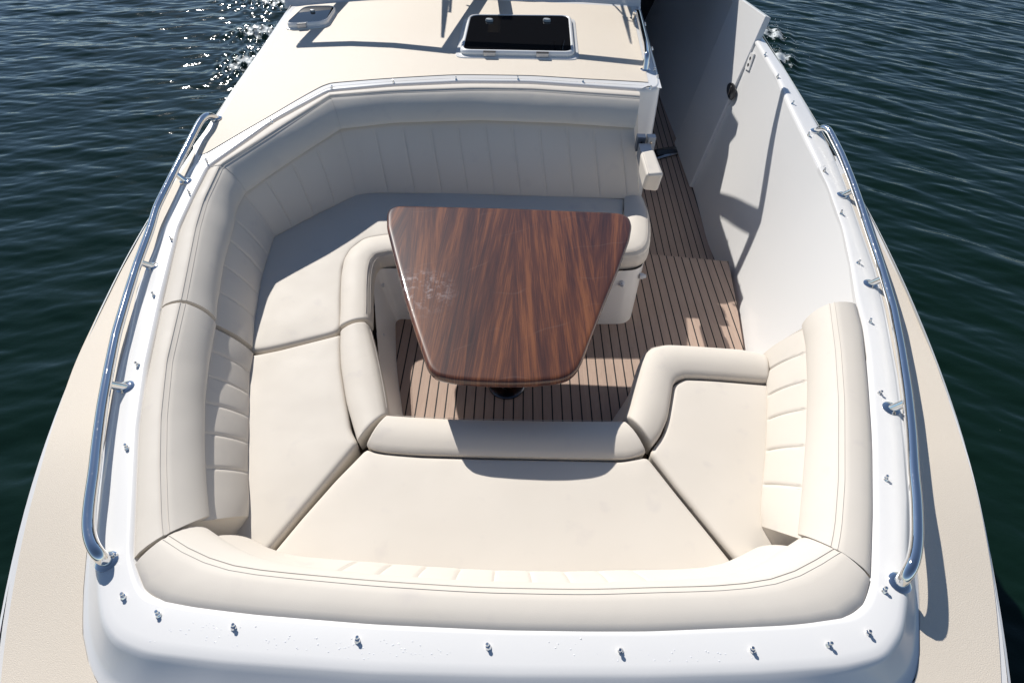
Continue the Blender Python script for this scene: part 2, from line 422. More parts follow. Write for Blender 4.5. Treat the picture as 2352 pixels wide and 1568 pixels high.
# coaming: lip - flat top - rounded shoulder - sloping side - foot
th = np.linspace(-25.5, 300, 560)
L0 = smooth(ring_at(lip, th), 3); T0 = smooth(ring_at(top, th), 3)
Ff = np.array([np.array((p[0], p[1], p[2])) for p in foot])
thf = np.array([theta(p) for p in Ff])
F0 = ring_at(foot, th)
for j, t in enumerate(th):
    if t < thf.min(): F0[j] = T0[j]; F0[j, 2] = zdeck(*T0[j, :2]) - .006
F0 = smooth(F0, 3)
inn = L0 - T0; inn[:, 2] = 0; wd = np.linalg.norm(inn, axis=1)[:, None]; inn /= wd
rows = []
for d, z in ((.014, -.5), (.012, -.10), (.010, -.045), (.006, -.02)):
    q = L0 + inn * np.where(th > 255, .002, d)[:, None]; q[:, 2] = L0[:, 2] + .022 + z; rows.append(q)
fl = np.minimum(wd * .25, .022)
for k, z in ((0, -.007), (.5, -.001), (1.0, 0)):
    q = L0 - inn * fl * k; q[:, 2] = L0[:, 2] + .022 + z; rows.append(q)
for t in (.35, .65):
    q = rows[6] + (T0 - rows[6]) * t; q[:, 2] += .001; rows.append(q)
hgt = (T0[:, 2] - F0[:, 2])[:, None]
sh = np.minimum(.02, hgt * .4)
q = T0 + inn * sh * .9; rows.append(q)
q = T0 + inn * sh * .3; q[:, 2:] -= sh * .25; rows.append(q)
q = T0 + (F0 - T0) * .06; q[:, 2:] -= sh * .55; rows.append(q)
q = T0 + (F0 - T0) * .62; q[:, 2] = T0[:, 2] + (F0[:, 2] - T0[:, 2]) * .8; rows.append(q)
q = T0 + (F0 - T0) * .82; q[:, 2] = F0[:, 2] + hgt[:, 0] * .05 + .002; rows.append(q)
q = F0.copy(); q[:, 2] += .001; rows.append(q)
q = F0.copy(); q[:, 2] -= .03; rows.append(q)
coam = MB().grid(rows).build('coaming', 'white_gelcoat', boat)

# bulwark on the right, aft of the lounge: cap and inner wall down to the side deck
k300 = [p for p in lip if 268 < theta(p) <= 331]
lipr = [ring_at(lip, [300])[0]] + [p for p in lip if theta(p) > 300 and p[0] > 1] + [np.array((1.80, 5.4, zc(1.8, 5.4) - .022)), np.array((1.84, 7.5, 1.1)), np.array((1.84, 9.5, 1.1))]
topr = [ring_at(top, [300])[0]] + [p for p in top if theta(p) > 300 and p[0] > 1] + [np.array((1.955, 5.6, zdeck(1.95, 5.6))), np.array((1.985, 7.5, 1.085)), np.array((2.0, 9.5, 1.085))]
lipr = [p + np.array((.11 * ss((p[1] - 5.02) / .2), 0, 0)) for p in lipr]
lr = smooth(resamp(lipr, 160), 2); tr = smooth(resamp(topr, 160), 2)
rows = []
bw = []
for d, z in ((0, -.0), (-.004, .012), (-.016, .021), (-.03, .022)):
    q = lr.copy(); q[:, 0] -= d; q[:, 2] += z; rows.append(q)
for t in (.4, .8, 1):
    q = rows[3] + (tr - rows[3]) * t; rows.append(q)
q = tr.copy(); q[:, 0] += .012; q[:, 2] -= .012; rows.append(q)
WB = [at(1676, 1240, 0) * (0, 0, 0) + np.array((1.05, 1.2, -.02)), np.array((1.22, 1.8, -.02)), at(1690, 800, 0), at(1682, 700, 0), at(1673, 600, 0), np.array((1.563, 3.7, -.2)), at(1625, 570, -.2), at(1589, 432, -.2), at(1553, 330, -.2), at(1518, 240, -.2), np.array((1.6, 9.5, -.2))]
wbot = resamp(WB, 60)
ywall = np.linspace(1.25, 9.4, 120)
lipall = np.array(sorted([tuple(p) for p in lip if p[0] > .9 and theta(p) > 200] + [tuple(p) for p in lipr[-3:]], key=lambda p: p[1]))
wb = np.array(sorted([tuple(p) for p in WB], key=lambda p: p[1]))
lt = np.stack([np.interp(ywall, lipall[:, 1], lipall[:, k]) for k in range(3)], 1); lt[:, 1] = ywall; lt[:, 0] += [.11 * ss((y - 5.02) / .2) for y in ywall]
lb = np.stack([np.interp(ywall, wb[:, 1], wb[:, k]) for k in range(3)], 1); lb[:, 1] = ywall
lb[:, 2] = -.25; lt = smooth(lt, 3); lb = smooth(lb, 4)
def wallpt(y, z):
    i = np.interp(y, ywall, np.arange(len(ywall))); i0 = int(min(i, len(ywall) - 2)); f = i - i0
    a = lb[i0] * (1 - f) + lb[i0 + 1] * f; b = lt[i0] * (1 - f) + lt[i0 + 1] * f
    t = (z - a[2]) / (b[2] - a[2]); return np.array((a[0] + (b[0] - a[0]) * t + .012 * math.sin(math.pi * min(1, max(0, t))), y, z))
W = [np.array([wallpt(y, lb[i, 2] + (lt[i, 2] - lb[i, 2]) * t) + (0 if t < 1 else 0, 0, 0) for i, y in enumerate(ywall)]) for t in np.linspace(0, 1, 12)]
bul = MB().grid(W).grid(rows).build('bulwark', 'white_gelcoat', boat)

# boarding door let into the bulwark, standing a little higher than the rail
def slab(corners, th_, nm, m, par, bev=.006):
    c = [np.array(p, float) for p in corners]; n = np.cross(c[1] - c[0], c[3] - c[0]); n /= np.linalg.norm(n)
    if n[0] > 0: n = -n
    mb = MB(); mb.v = [tuple(p + n * .006) for p in c] + [tuple(p - n * (th_ - .006)) for p in c]
    mb.f = [(0, 1, 2, 3), (7, 6, 5, 4)] + [(i, i + 4, (i + 1) % 4 + 4, (i + 1) % 4) for i in range(4)]
    return bevel(mb.build(nm, m, par, True), bev, 2), n
d0 = at(1589, 432, -.2); d1 = at(1553, 330, -.2); d3 = at(1766, 38, 1.12)
d2 = d3 + np.array((0, .85, -.09))
dcs = [p + np.array((-.02, 0, 0)) for p in (d0 + (0, 0, .01), d1 + (0, -.012, .01), d2, d3)]
door, dnrm = slab(dcs, .05, 'boarding_door', 'white_gelcoat', boat)
def on_door(px, py):
    r = np.array((px - 1176, py - 784, FOC)); b = np.array((r @ AXX, r @ AXY, r @ AXZ)); o = np.array((0, 0, CAM_H))
    t = ((dcs[0] + dnrm * .007 - o) @ dnrm) / (b @ dnrm); return o + b * t
hp = [on_door(*p) for p in ((1671, 196), (1677, 190), (1686, 192), (1692, 207), (1688, 222), (1680, 232), (1674, 226), (1670, 212))]
ring = ringp(hp, 24, 1)
mb = MB(); n = 24
for k, off_ in ((1, 0), (1, .006), (.82, .008), (.7, .002)):
    cc = ring.mean(0); mb.v += [tuple(cc + (p - cc) * k + dnrm * off_) for p in ring]
for i in range(3):
    for k in range(n): mb.f.append((i * n + k, i * n + (k + 1) % n, (i + 1) * n + (k + 1) % n, (i + 1) * n + k))
mb.f.append([3 * n + k for k in range(n)])
hd = mb.build('door_handle', 'black_plastic', door)
MB().tube([ring.mean(0) + dnrm * .012 + (0, 0, -.035), ring.mean(0) + dnrm * .016, ring.mean(0) + dnrm * .012 + (0, 0, .035)], .006, 8).build('grip', 'dark_steel', hd)
def on_wall(px, py):
    z = .8
    zs = np.linspace(-.2, 1.0, 241); e = [at(px, py, z)[0] - wallpt(at(px, py, z)[1], z)[0] for z in zs]
    return at(px, py, zs[int(np.argmin(np.abs(e)))])
vp = [on_wall(*p) for p in ((1727, 121), (1736, 124), (1723, 164), (1714, 158))]
nv = np.array((-1, 0, .0))
mb = MB(); cc = np.mean(vp, 0)
mb.v = [tuple(p + nv * .002) for p in vp] + [tuple(p + nv * .014) for p in vp]
mb.f = [(0, 1, 2, 3), (4, 5, 6, 7)] + [(i, (i + 1) % 4, (i + 1) % 4 + 4, i + 4) for i in range(4)]
plate = bevel(mb.build('switch_plate', 'white_gelcoat', boat, True), .003, 2)
for f in (.32, .7):
    q = (vp[0] + vp[1]) / 2 * (1 - f) + (vp[2] + vp[3]) / 2 * f + nv * .013
    MB().lathe(q, ((.013, 0), (.013, .004), (.008, .005), (.007, .002)), nv, 14).build('switch_button', 'black_plastic', plate)

# trunk side and settee end: the white cabin side that drops to the side deck
cs = [(1520, 203), (1512, 160), (1496, 105), (1480, 55), (1468, 8)]
ct = [on(*p, zdeck) for p in cs]
ct += [np.array((1.0, 6.0, zdeck(1, 6))), np.array((1.0, 9.5, zdeck(1, 8)))]
ctr = smooth(resamp(ct, 50), 2)
fr = [on(1462, 207, off(zdeck, 0)), on(1491, 204, off(zdeck, 0)), on(1508, 207, zdeck), on(1517, 207, zdeck)]
path = smooth(resamp(fr[:3] + list(ctr), 90), 2)
R = []
for z, out in ((.004, -.022), (.0, -.012), (-.010, -.003), (-.03, 0), (-.12, .004), (-.7, .02), (-1.42, .03)):
    q = path.copy(); nrm = np.stack((np.gradient(path[:, 1]), -np.gradient(path[:, 0]), 0 * path[:, 0]), 1); nrm /= np.linalg.norm(nrm, axis=1)[:, None]
    q += nrm * out; q[:, 2] = path[:, 2] + z; R.append(q)
MB().grid(R).build('cabin_side', 'white_gelcoat', boat)

# windscreen foot (white vertical face at the top of the picture) and unseen pilothouse panels added behind it
wf = [on(655, 14, zdeck), on(800, 2, zdeck), on(1000, -4, zdeck), on(1190, 4, zdeck), on(1300, 2, zdeck), on(1420, 10, zdeck), on(1471, 16, zdeck)]
wf = resamp(wf, 60)
R = []
for z, y in ((-.02, -.012), (.0, -.01), (.012, .006), (.10, .09), (.20, .19), (.215, .25), (.22, 1.0)):
    q = wf.copy(); q[:, 2] += z; q[:, 1] += y; R.append(q)
house = MB().grid(R).build('windscreen_base', 'white_gelcoat', boat)
HZ = 1.60
Ls = np.array((-.60, 1.07, 1.0))
def up(px, py, z): 
    p = on(px, py, zdeck); t = z - p[2]; return p + Ls * t
hd = [up(667, 110, HZ) + (.05, .03, 0), up(807, 102, HZ), up(905, 106, HZ), up(1030, 119, HZ), up(1200, 126, HZ), up(1321, 131, HZ), up(1477, 147, HZ), np.array((.93, 4.76, HZ)), np.array((1.45, 4.74, HZ))]
wsf = bpy.data.objects.new('windscreen_frame', None); C.objects.link(wsf); wsf.parent = boat
m_ = MB()
for a_, b_ in zip(hd[:-1], hd[1:]): m_.bar(a_, b_ + (b_ - a_) / np.linalg.norm(b_ - a_) * .02, .075, .03)
m_.build('header', 'dark_interior', wsf)
def pillar(a_, b_, wd_=.085): MB().bar(a_, b_, wd_, .03).build('pillar', 'dark_interior', wsf)
def dn(px, py): return on(px, py, zdeck)
pillar(hd[0] + (.04, .03, 0), dn(792, 2) + Ls * .1, .10)
pillar(hd[3] + (-.0, .03, 0), dn(1108, -4) + Ls * .1, .11)
pillar(dn(1168, 62) + Ls * .22, dn(1157, -6) + Ls * .1, .10)
pillar(np.array((.90, 4.80, HZ)), np.array((.68, 5.84, HZ - .02)), .10)
MB().prism([np.array((x, y, HZ)) for x, y in ((.60, 5.78), (.92, 5.80), (1.62, 6.42), (1.62, 10.), (.60, 10.))], ((0, -.05), (0, .01))).build('shade_slab', 'dark_interior', wsf, True)  # unseen slab added overhead, its outline cut to shade the bulwark and door
MB().box((1.40, 8.6, .8), (.85, .06, 2.0)).build('passage_light_blocker', 'dark_interior', wsf)  # dark board added across the passage to keep sky light out
m_ = MB().box((.97, 7.4, 1.48), (.06, 3.0, .60)).box((-.45, 8.1, 1.9), (2.9, .1, 1.9)).box((-.45, 7.2, 1.30), (2.7, 1.7, .14))  # side wall, plus dark panels added to darken the big hatch's reflection
m_.build('unseen_house_panels', 'dark_interior', boat, True)
# radio aerials and horn on the header, which throw the thin shadows on the cabin top
m_ = MB()
def aer(px, py, px2, py2, r0, r1, dz0, dz1):
    a_ = dn(px, py) + Ls * dz0; b_ = dn(px2, py2) + Ls * dz1; MB().tube(resamp([a_, b_], 8), np.linspace(r0, r1, 8), 8).build('aerial', 'polished_steel', boat)
m_ = None
aer(1017, 88, 1024, 2, .012, .03, .85, .70); aer(1034, 28, 1036, 0, .012, .012, .8, .75); aer(1017, 26, 1036, 30, .01, .01, .8, .8)
aer(1073, 14, 1095, 22, .01, .025, .8, .8)
aer(1450, 102, 1436, 40, .006, .020, .95, .80); aer(1436, 40, 1425, 0, .012, .012, .80, .72); aer(1436, 40, 1400, 2, .009, .009, .80, .72); aer(1440, 48, 1458, 52, .008, .008, .8, .8)

# ------------------------------------------------------------------ floors, step, seat bases
def plate_mesh(pts, zt, th_, nm, m, par, n=None):
    ring = [np.array((p[0], p[1], zt)) for p in pts]; return MB().prism(ring, ((0, -th_), (0, 0))).build(nm, m, par, True)
s0 = at(1673, 600, 0); s1 = at(1486, 583, 0)
flo = plate_mesh([(-1.0, 1.5), (1.28, 1.5), tuple(at(1694, 830, 0)[:2] + (.06, 0)), tuple(at(1690, 800, 0)[:2] + (.05, 0)), tuple(at(1682, 700, 0)[:2] + (.03, 0)), (s0[0], s0[1]), (s1[0], s1[1]), (s1[0] - .2, s1[1] + .01), (-1.0, 3.0)], 0, .19, 'teak_floor', 'teak_decking', boat)
pas = plate_mesh([(.6, 3.2), (1.75, 3.2), (1.75, 9.4), (.6, 9.4)], -.2, .05, 'side_deck_floor', 'teak_decking', boat)
pas.rotation_euler = (0, 0, math.radians(-1.6)); pas.location = (-.085, .03, 0)
g = [at(*p, -.192) for p in ((1500, 346), (1552, 337), (1562, 354), (1508, 368))]
gr = MB().prism([np.array((p[0], p[1], -.196)) for p in ringp(g, 28, 1)], ((0, 0), (0, .012), (.005, .016))).build('floor_grate', 'dark_steel', boat)
g2 = np.array(ringp([np.mean(g, 0) + (p - np.mean(g, 0)) * (.86, .55, 1) for p in g], 28, 1)); g2[:, 2] = -.196
mbg = MB().prism(g2, ((0, .017), (.004, .019)))
mbg.build('slot', 'black_plastic', gr)

BOTL = [(.80, 3.62, 0), (.79, 3.1, 0), tuple(at(1452, 716, 0)), tuple(at(1447, 732, 0)), tuple(at(1436, 741, 0)), tuple(at(1421, 744, 0)), tuple(at(1377, 744, 0)), tuple(at(1150, 741, 0)), tuple(at(960, 734, 0)), tuple(at(919, 732, 0)), tuple(at(910, 738, 0)), tuple(at(908, 750, 0)), tuple(at(911, 846, 0)), tuple(at(926, 956, 0))]
TOPL = [(.80, 3.55, .34), (.81, 3.05, .34), tuple(at(1483, 590, .34)), tuple(at(1474, 612, .34)), tuple(at(1460, 619, .34)), tuple(at(1440, 622, .34)), tuple(at(1390, 622, .34)), tuple(at(1150, 620, .34)), tuple(at(960, 617, .34)), tuple(at(880, 616, .34)), tuple(at(862, 622, .34)), tuple(at(856, 640, .34)), tuple(at(872, 852, .34)), tuple(at(889, 962, .34))]
def base(bot, tp, nm):
    b_ = keyed(bot, 6, 3); t_ = keyed(tp, 6, 3); R = []
    b2 = b_.copy(); b2[:, 2] -= .22; R.append(b2)
    for t in np.linspace(0, 1, 6): R.append(b_ + (t_ - b_) * t)
    return MB().grid(R).build(nm, 'cockpit_liner', boat)
base(BOTL, TOPL, 'seat_base')
xb = at(1402, 967, 0); xc = at(1439, 916, 0)
BR = [(at(926, 956, 0)[0] - .02, 1.86, 0), (0, 1.86, 0), (xb[0] - .03, 1.86, 0), (xb[0], 1.92, 0), tuple(xc), (xc[0] + .06, 2.17, 0), (.95, 2.22, 0), (1.5, 2.24, 0)]
TR = [tuple(at(889, 962, .34)), tuple(at(1160, 968, .34)), tuple(at(1428, 970, .34)), tuple(at(1437, 964, .34)), tuple(at(1462, 870, .34)), tuple(at(1486, 812, .34)), tuple(at(1570, 806, .34)), tuple(at(1760, 826, .34))]
base(BR, TR, 'seat_base')
# little fittings on the seat bases
for p, z, ax in (((1428, 652), .26, (0, -1, 0)), ((876, 655), .24, (1, 0, .1)), ((874, 770), .22, (1, 0, .1)), ((1476, 634), .28, (1, 0, 0))):
    q = at(*p, z)
    MB().lathe(q, ((.02, -.02), (.02, .003), (.014, .006), (.012, .02), (.008, .021), (.006, .012)), ax, 14).build('base_latch', 'rubber_rail', boat)

# ------------------------------------------------------------------ snap studs on coaming
STUD = [(762, 204), (904, 190), (1048, 184), (1190, 183), (1339, 189), (1493, 204), (1469, 20), (1482, 58), (1498, 114), (1503, 161), (1510, 178), (625, 281), (476, 372), (435, 443), (394, 550), (354, 680), (318, 839), (292, 1029), (266, 1276), (284, 1371), (365, 1412), (537, 1441), (821, 1471), (1122, 1486), (1425, 1494), (1728, 1493), (1902, 1481), (1994, 1453), (2030, 1357), (2034, 1101), (2020, 903), (1998, 740), (1970, 604), (1932, 491), (1893, 393), (1857, 311), (1820, 239), (1786, 177), (1757, 127)]
mb = MB().lathe((0, 0, 0), ((.0088, -.004), (.0088, .002), (.007, .004), (.007, .008), (.0035, .009), (.0032, .013), (.0055, .015), (.006, .018), (.004, .021)), (0, 0, 1), 12)
sm = None
for i, p in enumerate(STUD):
    q = on(*p, zc if i not in (6, 7, 8, 9, 10) else zdeck)
    if sm is None: sm = mb.build('snap_stud', 'polished_steel', boat); o = sm
    else: o = sm.copy(); C.objects.link(o); o.parent = boat
    o.location = q + (0, 0, .001)
    d = np.array((q[0], q[1] - 2.1)); d /= np.linalg.norm(d)
    o.rotation_euler = (-.22 * d[1] + random.uniform(-.06, .06), .22 * d[0] + random.uniform(-.06, .06), random.uniform(0, 6))

# ------------------------------------------------------------------ hand rails
def rail(pts, bases, posts, h, rad, lab, zf=zc):
    hr_ = bpy.data.objects.new('handrail', None); C.objects.link(hr_); hr_.parent = boat; hr_['label'] = lab
    P3 = [on(*bases[0], zf)] + [on(*p, off(zf, h)) for p in pts] + [on(*bases[1], zf)]
    P3 = np.array(P3)
    ln = smooth(resamp(P3, 160), 7)
    MB().tube(ln, rad, 16).build('rail', 'polished_steel', hr_)
    for b_ in bases:
        q = on(*b_, zf); MB().lathe(q, ((rad * 1.75, -.003), (rad * 1.75, .003), (rad * 1.45, .007), (rad * 1.1, .009)), (0, 0, 1), 18).build('rail_foot', 'polished_steel', hr_)
    for b_, t_ in posts:
        q = on(*b_, zf); i = np.argmin(np.linalg.norm(ln - on(*t_, off(zf, h)), axis=1)); e_ = ln[i]
        MB().tube(resamp([q - (0, 0, .004), q + (e_ - q) * .96], 6), rad * .82, 14).build('post', 'polished_steel', hr_)
        MB().lathe(q, ((rad * 1.7, -.003), (rad * 1.7, .003), (rad * 1.35, .006), (rad * .9, .008)), (0, 0, 1), 18).build('rail_foot', 'polished_steel', hr_)
RH = .06
rail([(477, 261), (460, 278), (410, 376), (359, 478), (346, 524), (315, 608), (293, 678), (267, 766), (249, 854), (234, 938), (223, 1022), (216, 1091), (211, 1120), (204, 1175), (202, 1221), (211, 1254), (228, 1278)], ((497, 272), (246, 1289)), (((427, 416), (413, 396)), ((352, 612), (336, 597)), ((289, 889), (262, 876))), RH, .0195, 'long polished rail along the left coaming')
rail([(1890, 291), (1901, 293), (1908, 307), (1932, 354), (1956, 413), (1974, 464), (1991, 517), (2022, 608), (2051, 707), (2069, 802), (2084, 901), (2093, 993), (2098, 1091), (2104, 1140), (2107, 1228), (2102, 1280), (2088, 1316)], ((1874, 301), (2066, 1338)), (((1936, 448), (1952, 431)), ((1998, 652), (2018, 634)), ((2046, 938), (2073, 922))), RH, .0195, 'long polished rail along the right coaming')
rail([(1460, 28), (1466, 30), (1474, 64), (1484, 107), (1486, 127)], ((1456, 43), (1482, 161)), (), .09, .021, 'short polished grab rail on the cabin top', zdeck)

# ------------------------------------------------------------------ deck hatches
def hatch(corn, hgt, rcorner, lab, hinges, knobs):
    c = [on(*p, zdeck) for p in corn]                    # front-left, front-right, aft-right, aft-left (outer frame, on deck)
    c = [np.array(p) for p in c]
    ht = bpy.data.objects.new('deck_hatch', None); C.objects.link(ht); ht.parent = boat; ht['label'] = lab
    def rr(k, r, z):
        pts = []; cen = sum(c) / 4
        for i in range(4):
            p = c[i]; a_ = c[i - 1] - p; b_ = c[(i + 1) % 4] - p; a_ = a_ / np.linalg.norm(a_); b_ = b_ / np.linalg.norm(b_)
            for t in np.linspace(0, 1, 9):
                pts.append(p + a_ * r * (1 - t) ** 2 + b_ * r * t ** 2)
        pts = np.array(pts); pts = cen + (pts - cen) * k; pts[:, 2] = z + np.array([zdeck(p[0], p[1]) for p in pts]); return pts
    def ringmesh(rows_, nm, m, cap, par):
        mb = MB(); n = len(rows_[0])
        for r_ in rows_: mb.v += [tuple(p) for p in r_]
        for i in range(len(rows_) - 1):
            for k in range(n): mb.f.append((i * n + k, i * n + (k + 1) % n, (i + 1) * n + (k + 1) % n, (i + 1) * n + k))
        if cap: mb.f.append([(len(rows_) - 1) * n + k for k in range(n)])
        return mb.build(nm, m, par)
    r = rcorner
    ringmesh([rr(1.085, r, 0), rr(1.08, r, .008), rr(1.06, r, .010), rr(1.0, r, .010), rr(.97, r, .02)], 'hatch_plinth', 'white_gelcoat', False, ht)
    ringmesh([rr(.985, r, .012), rr(1.0, r, .018), rr(1.005, r, hgt * .55), rr(.995, r, hgt * .85), rr(.975, r, hgt), rr(.955, r, hgt + .002), rr(.945, r, hgt - .001), rr(.938, r, hgt - .006)], 'frame', 'hatch_frame_white', False, ht)
    ringmesh([rr(.955, r, hgt - .008), rr(.94, r, hgt - .003), rr(.93, r, hgt - .002)], 'glass', 'black_glass', True, ht)
    fl, frr = c[0], c[1]; d = (frr - fl); L = np.linalg.norm(d); d /= L; aft = (c[3] - c[0]); aft /= np.linalg.norm(aft)
    for f, wd_ in hinges:
        q = fl + (frr - fl) * f; q = q + np.array((0, 0, hgt * .6)) - aft * .006
        h_ = MB().box(q, (wd_, .024, hgt * .7), (d, aft, (0, 0, 1))).build('hinge', 'hinge_grey', ht, True); bevel(h_, .004, 2)
        MB().box(q + (0, 0, hgt * .36), (wd_ * 1.0, .026, .004), (d, aft, (0, 0, 1))).build('hinge_pin', 'black_plastic', h_, True)
    for (px, py, rx) in knobs:
        q = on(px, py, off(zdeck, hgt))
        MB().lathe(q, ((rx, -.004), (rx, .006), (rx * .85, .014), (rx * .3, .016)), (0, 0, 1), 20, .7).build('latch_knob', 'grey_plastic', ht)
hatch([(1056, 131), (1319, 136), (1311, 48), (1076, 46)], .045, .075, 'large black glass deck hatch with white frame', ((.26, .09), (.72, .09)), ((1124, 48, .032), (1256, 48, .032)))
hatch([(656, 70), (752, 63), (776, 26), (702, 27)], .045, .085, 'small deck hatch with dark blue glass and white frame', ((.42, .07),), ((718, 27, .022),))

# ------------------------------------------------------------------ armrest on the settee end
ar = bpy.data.objects.new('armrest', None); C.objects.link(ar); ar.parent = boat
zt = .82
A4 = [at(*p, zt) for p in ((1472, 353), (1503, 341), (1526, 399), (1486, 402))]
A4[0] = A4[0] + (.0, .03, 0); A4[1] = A4[1] + (0, .0, 0)
B4 = [A4[0] + (.012, .0, -.15), A4[1] + (-.006, 0, -.15), at(1511, 442, zt - .15), at(1475, 437, zt - .15)]
mb = MB(); mb.v = [tuple(p) for p in A4 + B4]
mb.f = [(0, 1, 2, 3), (7, 6, 5, 4)] + [(i, i + 4, (i + 1) % 4 + 4, (i + 1) % 4) for i in range(4)]
pad = bevel(mb.build('pad', 'cream_vinyl', ar), .022, 4)
e0, e1 = A4[0] + (.012, -.012, .001), A4[3] + (.012, .012, .001)
MB().tube(resamp([e0, e1, at(1478, 434, zt - .14) + (.012, -.006, 0)], 24), .0022, 6).build('stitching', 'stitch_thread', pad)
bp = at(1478, 325, .80)
MB().box(bp + (-.015, .02, -.02), (.055, .05, .10)).box(bp + (.05, .02, -.02), (.055, .05, .10)).build('bracket', 'bracket_steel', ar, True)
bevel(ar.children[-1], .006, 2)
MB().box((A4[0] + A4[1]) / 2 + (.0, .03, -.06), (.075, .16, .09)).build('arm', 'bracket_steel', ar, True)
for dx in (-.015, .05): MB().lathe(bp + (dx, -.006, -.005), ((.008, 0), (.008, .003), (.003, .004)), (0, -1, 0), 12).build('screw', 'dark_steel', ar)

# ================================================================== CUSHIONS
ZS = .42
def inward(col_t):
    t = np.gradient(col_t, axis=0); n = np.stack((-t[:, 1], t[:, 0], 0 * t[:, 0]), 1); n /= np.linalg.norm(n, axis=1)[:, None] + 1e-9
    c = np.array((0, 2.3, 0)); s = np.sign(np.sum(n * (c - col_t), axis=1)); s = np.where(s == 0, 1, s)
    return n * s[:, None]
def backrest(segs, label, bulge=.022):
    """segs: list of (out, stitch, rollb or None, tuftb or None, seam parameters)"""
    t = thing('backrest_cushion', label, 'cushion', 'backrest cushions of the bow lounge')
    O = []; ST = []; RB = []; TB = []; seams = []; joints = []
    for sg in segs:
        o_, s_, r_, b_, sm_ = sg
        us = set(np.linspace(0, 1, 26))
        for u in sm_:
            for d in (-.020, -.010, -.004, 0, .004, .010, .020): us.add(min(1, max(0, u + d)))
        us = np.array(sorted(us))
        def rs(P):
            P = smooth(resamp(P, 300), 45); x = np.linspace(0, 1, 300)
            return np.stack([np.interp(us, x, P[:, k]) for k in range(3)], 1)
        o3, s3 = rs(o_), rs(s_); r3 = rs(r_); b3 = rs(b_)
        if O: joints.append(sum(len(x) for x in O) - 1)
        gv = np.zeros(len(us)); L = np.linalg.norm(np.diff(r3, axis=0), axis=1).sum()
        for u in sm_: gv = np.maximum(gv, np.exp(-(((us - u) * L) / .006) ** 2))
        pu = np.zeros(len(us)); ks = np.array(sorted([0] + list(sm_) + [1]))
        for i, u in enumerate(us):
            k = min(len(ks) - 2, np.searchsorted(ks, u, 'right') - 1); f = (u - ks[k]) / (ks[k + 1] - ks[k]); pu[i] = math.sin(math.pi * f) ** .6 if 0 < f < 1 else 0
        if O:
            o3, s3, r3, b3, gv, pu = o3[1:], s3[1:], r3[1:], b3[1:], gv[1:], pu[1:]
            us = us[1:]
        for u in sm_: seams.append(sum(len(x) for x in O) + int(np.argmin(abs(us - u))))
        O.append(o3); ST.append(s3); RB.append(r3); TB.append(b3); segs_g = (gv, pu)
        sg_g.append(gv); sg_p.append(pu)
    O = np.concatenate(O); ST = np.concatenate(ST); RB = np.concatenate(RB); TB = np.concatenate(TB)
    gv = np.concatenate(sg_g); pu = np.concatenate(sg_p); sg_g.clear(); sg_p.clear()
    n = smooth(inward(smooth(RB, 12)), 16); n /= np.linalg.norm(n, axis=1)[:, None]
    O = O - n * .012
    rows_ = []
    q = O.copy(); q[:, 2] = ZS - .02; rows_.append(q - n * .0)
    q = O.copy(); q[:, 2] -= .05; rows_.append(q)
    q = O.copy(); q[:, 2] -= .014; rows_.append(q)
    wS = ST - O
    for f in (.06, .25, .5, .75, .93):
        q = O + wS * f; q[:, 2] += .010 * math.sin(math.pi * f) ** .7 - (.004 if f < .1 else 0); rows_.append(q)
    q = ST.copy(); q[:, 2] -= .0035; rows_.append(q); ist = len(rows_) - 1
    d = RB - ST
    for f in (.06, .16, .3, .45, .6, .75, .88, .96):
        bl = bulge * math.sin(math.pi * f) ** .75
        q = ST + d * f + n * bl; q[:, 2] += bl * .35; rows_.append(q)
    q = RB.copy(); q[:, 2] -= .004; rows_.append(q)
    q = RB - n * .014; q[:, 2] -= .008; rows_.append(q)
    q = RB - n * .036; q[:, 2] -= .012; rows_.append(q)
    TT = RB - n * .019; TT[:, 2] -= .024
    rows_.append(TT)
    d = TB - TT; L = []
    for f in (.03, .08, .16, .28, .42, .56, .70, .82, .91, .97):
        env = min(1, f / .1, (1 - f) / .05)
        q = TT + d * f + n * ((.016 * math.sin(math.pi * f) ** .8) + (.0028 * pu * env)[:, None] - (.006 * gv * env)[:, None])
        rows_.append(q); L.append(q)
    rows_.append(TB.copy())
    q = TB - n * .02; q[:, 2] -= .02; rows_.append(q)
    MB().grid(rows_, cyc=True, caps=True).build('cushion_body', 'cream_vinyl', t)
    # stitched seams: a cord in the groove between two rows of thread
    st = MB()
    for s in seams:
        for dj in (-.011, .011):
            pts = []
            for q in L[1:-1]:
                a_ = q[max(0, s - 4)]; b_ = q[min(len(q) - 1, s + 4)]; tv = (b_ - a_); tv /= np.linalg.norm(tv) + 1e-9
                j = s + (3 if dj > 0 else -3); j = min(len(q) - 1, max(0, j)); pts.append(q[s] * .0 + (q[s] + tv * dj) * 1 + n[s] * (.0056))
            st.tube(resamp(pts, 14), .0010, 5)
    for j in joints:
        st.tube(resamp([rows_[k][j] + n[j] * .0008 + (0, 0, .0008) for k in range(3, len(rows_) - 3)], 60), .0015, 5)
    for dz in (-.010, .012):
        src = rows_[ist - 1] if dz < 0 else rows_[ist + 1]
        v = src - rows_[ist]; v /= np.linalg.norm(v, axis=1)[:, None]
        pts = rows_[ist] + v * abs(dz); pts[:, 2] += .0012
        st.tube(resamp(pts, 150), .0010, 5)
    st.build('stitching', 'stitch_thread', t)
    return t
sg_g = []; sg_p = []
zo = off(zc, -.004); zs_ = off(zc, .001); zr = off(zc, -.14)
def bl(o_, s_, r_, b_): return (line(o_, zo), line(s_, zs_), line(r_, zr), line(b_, ZS + .01))
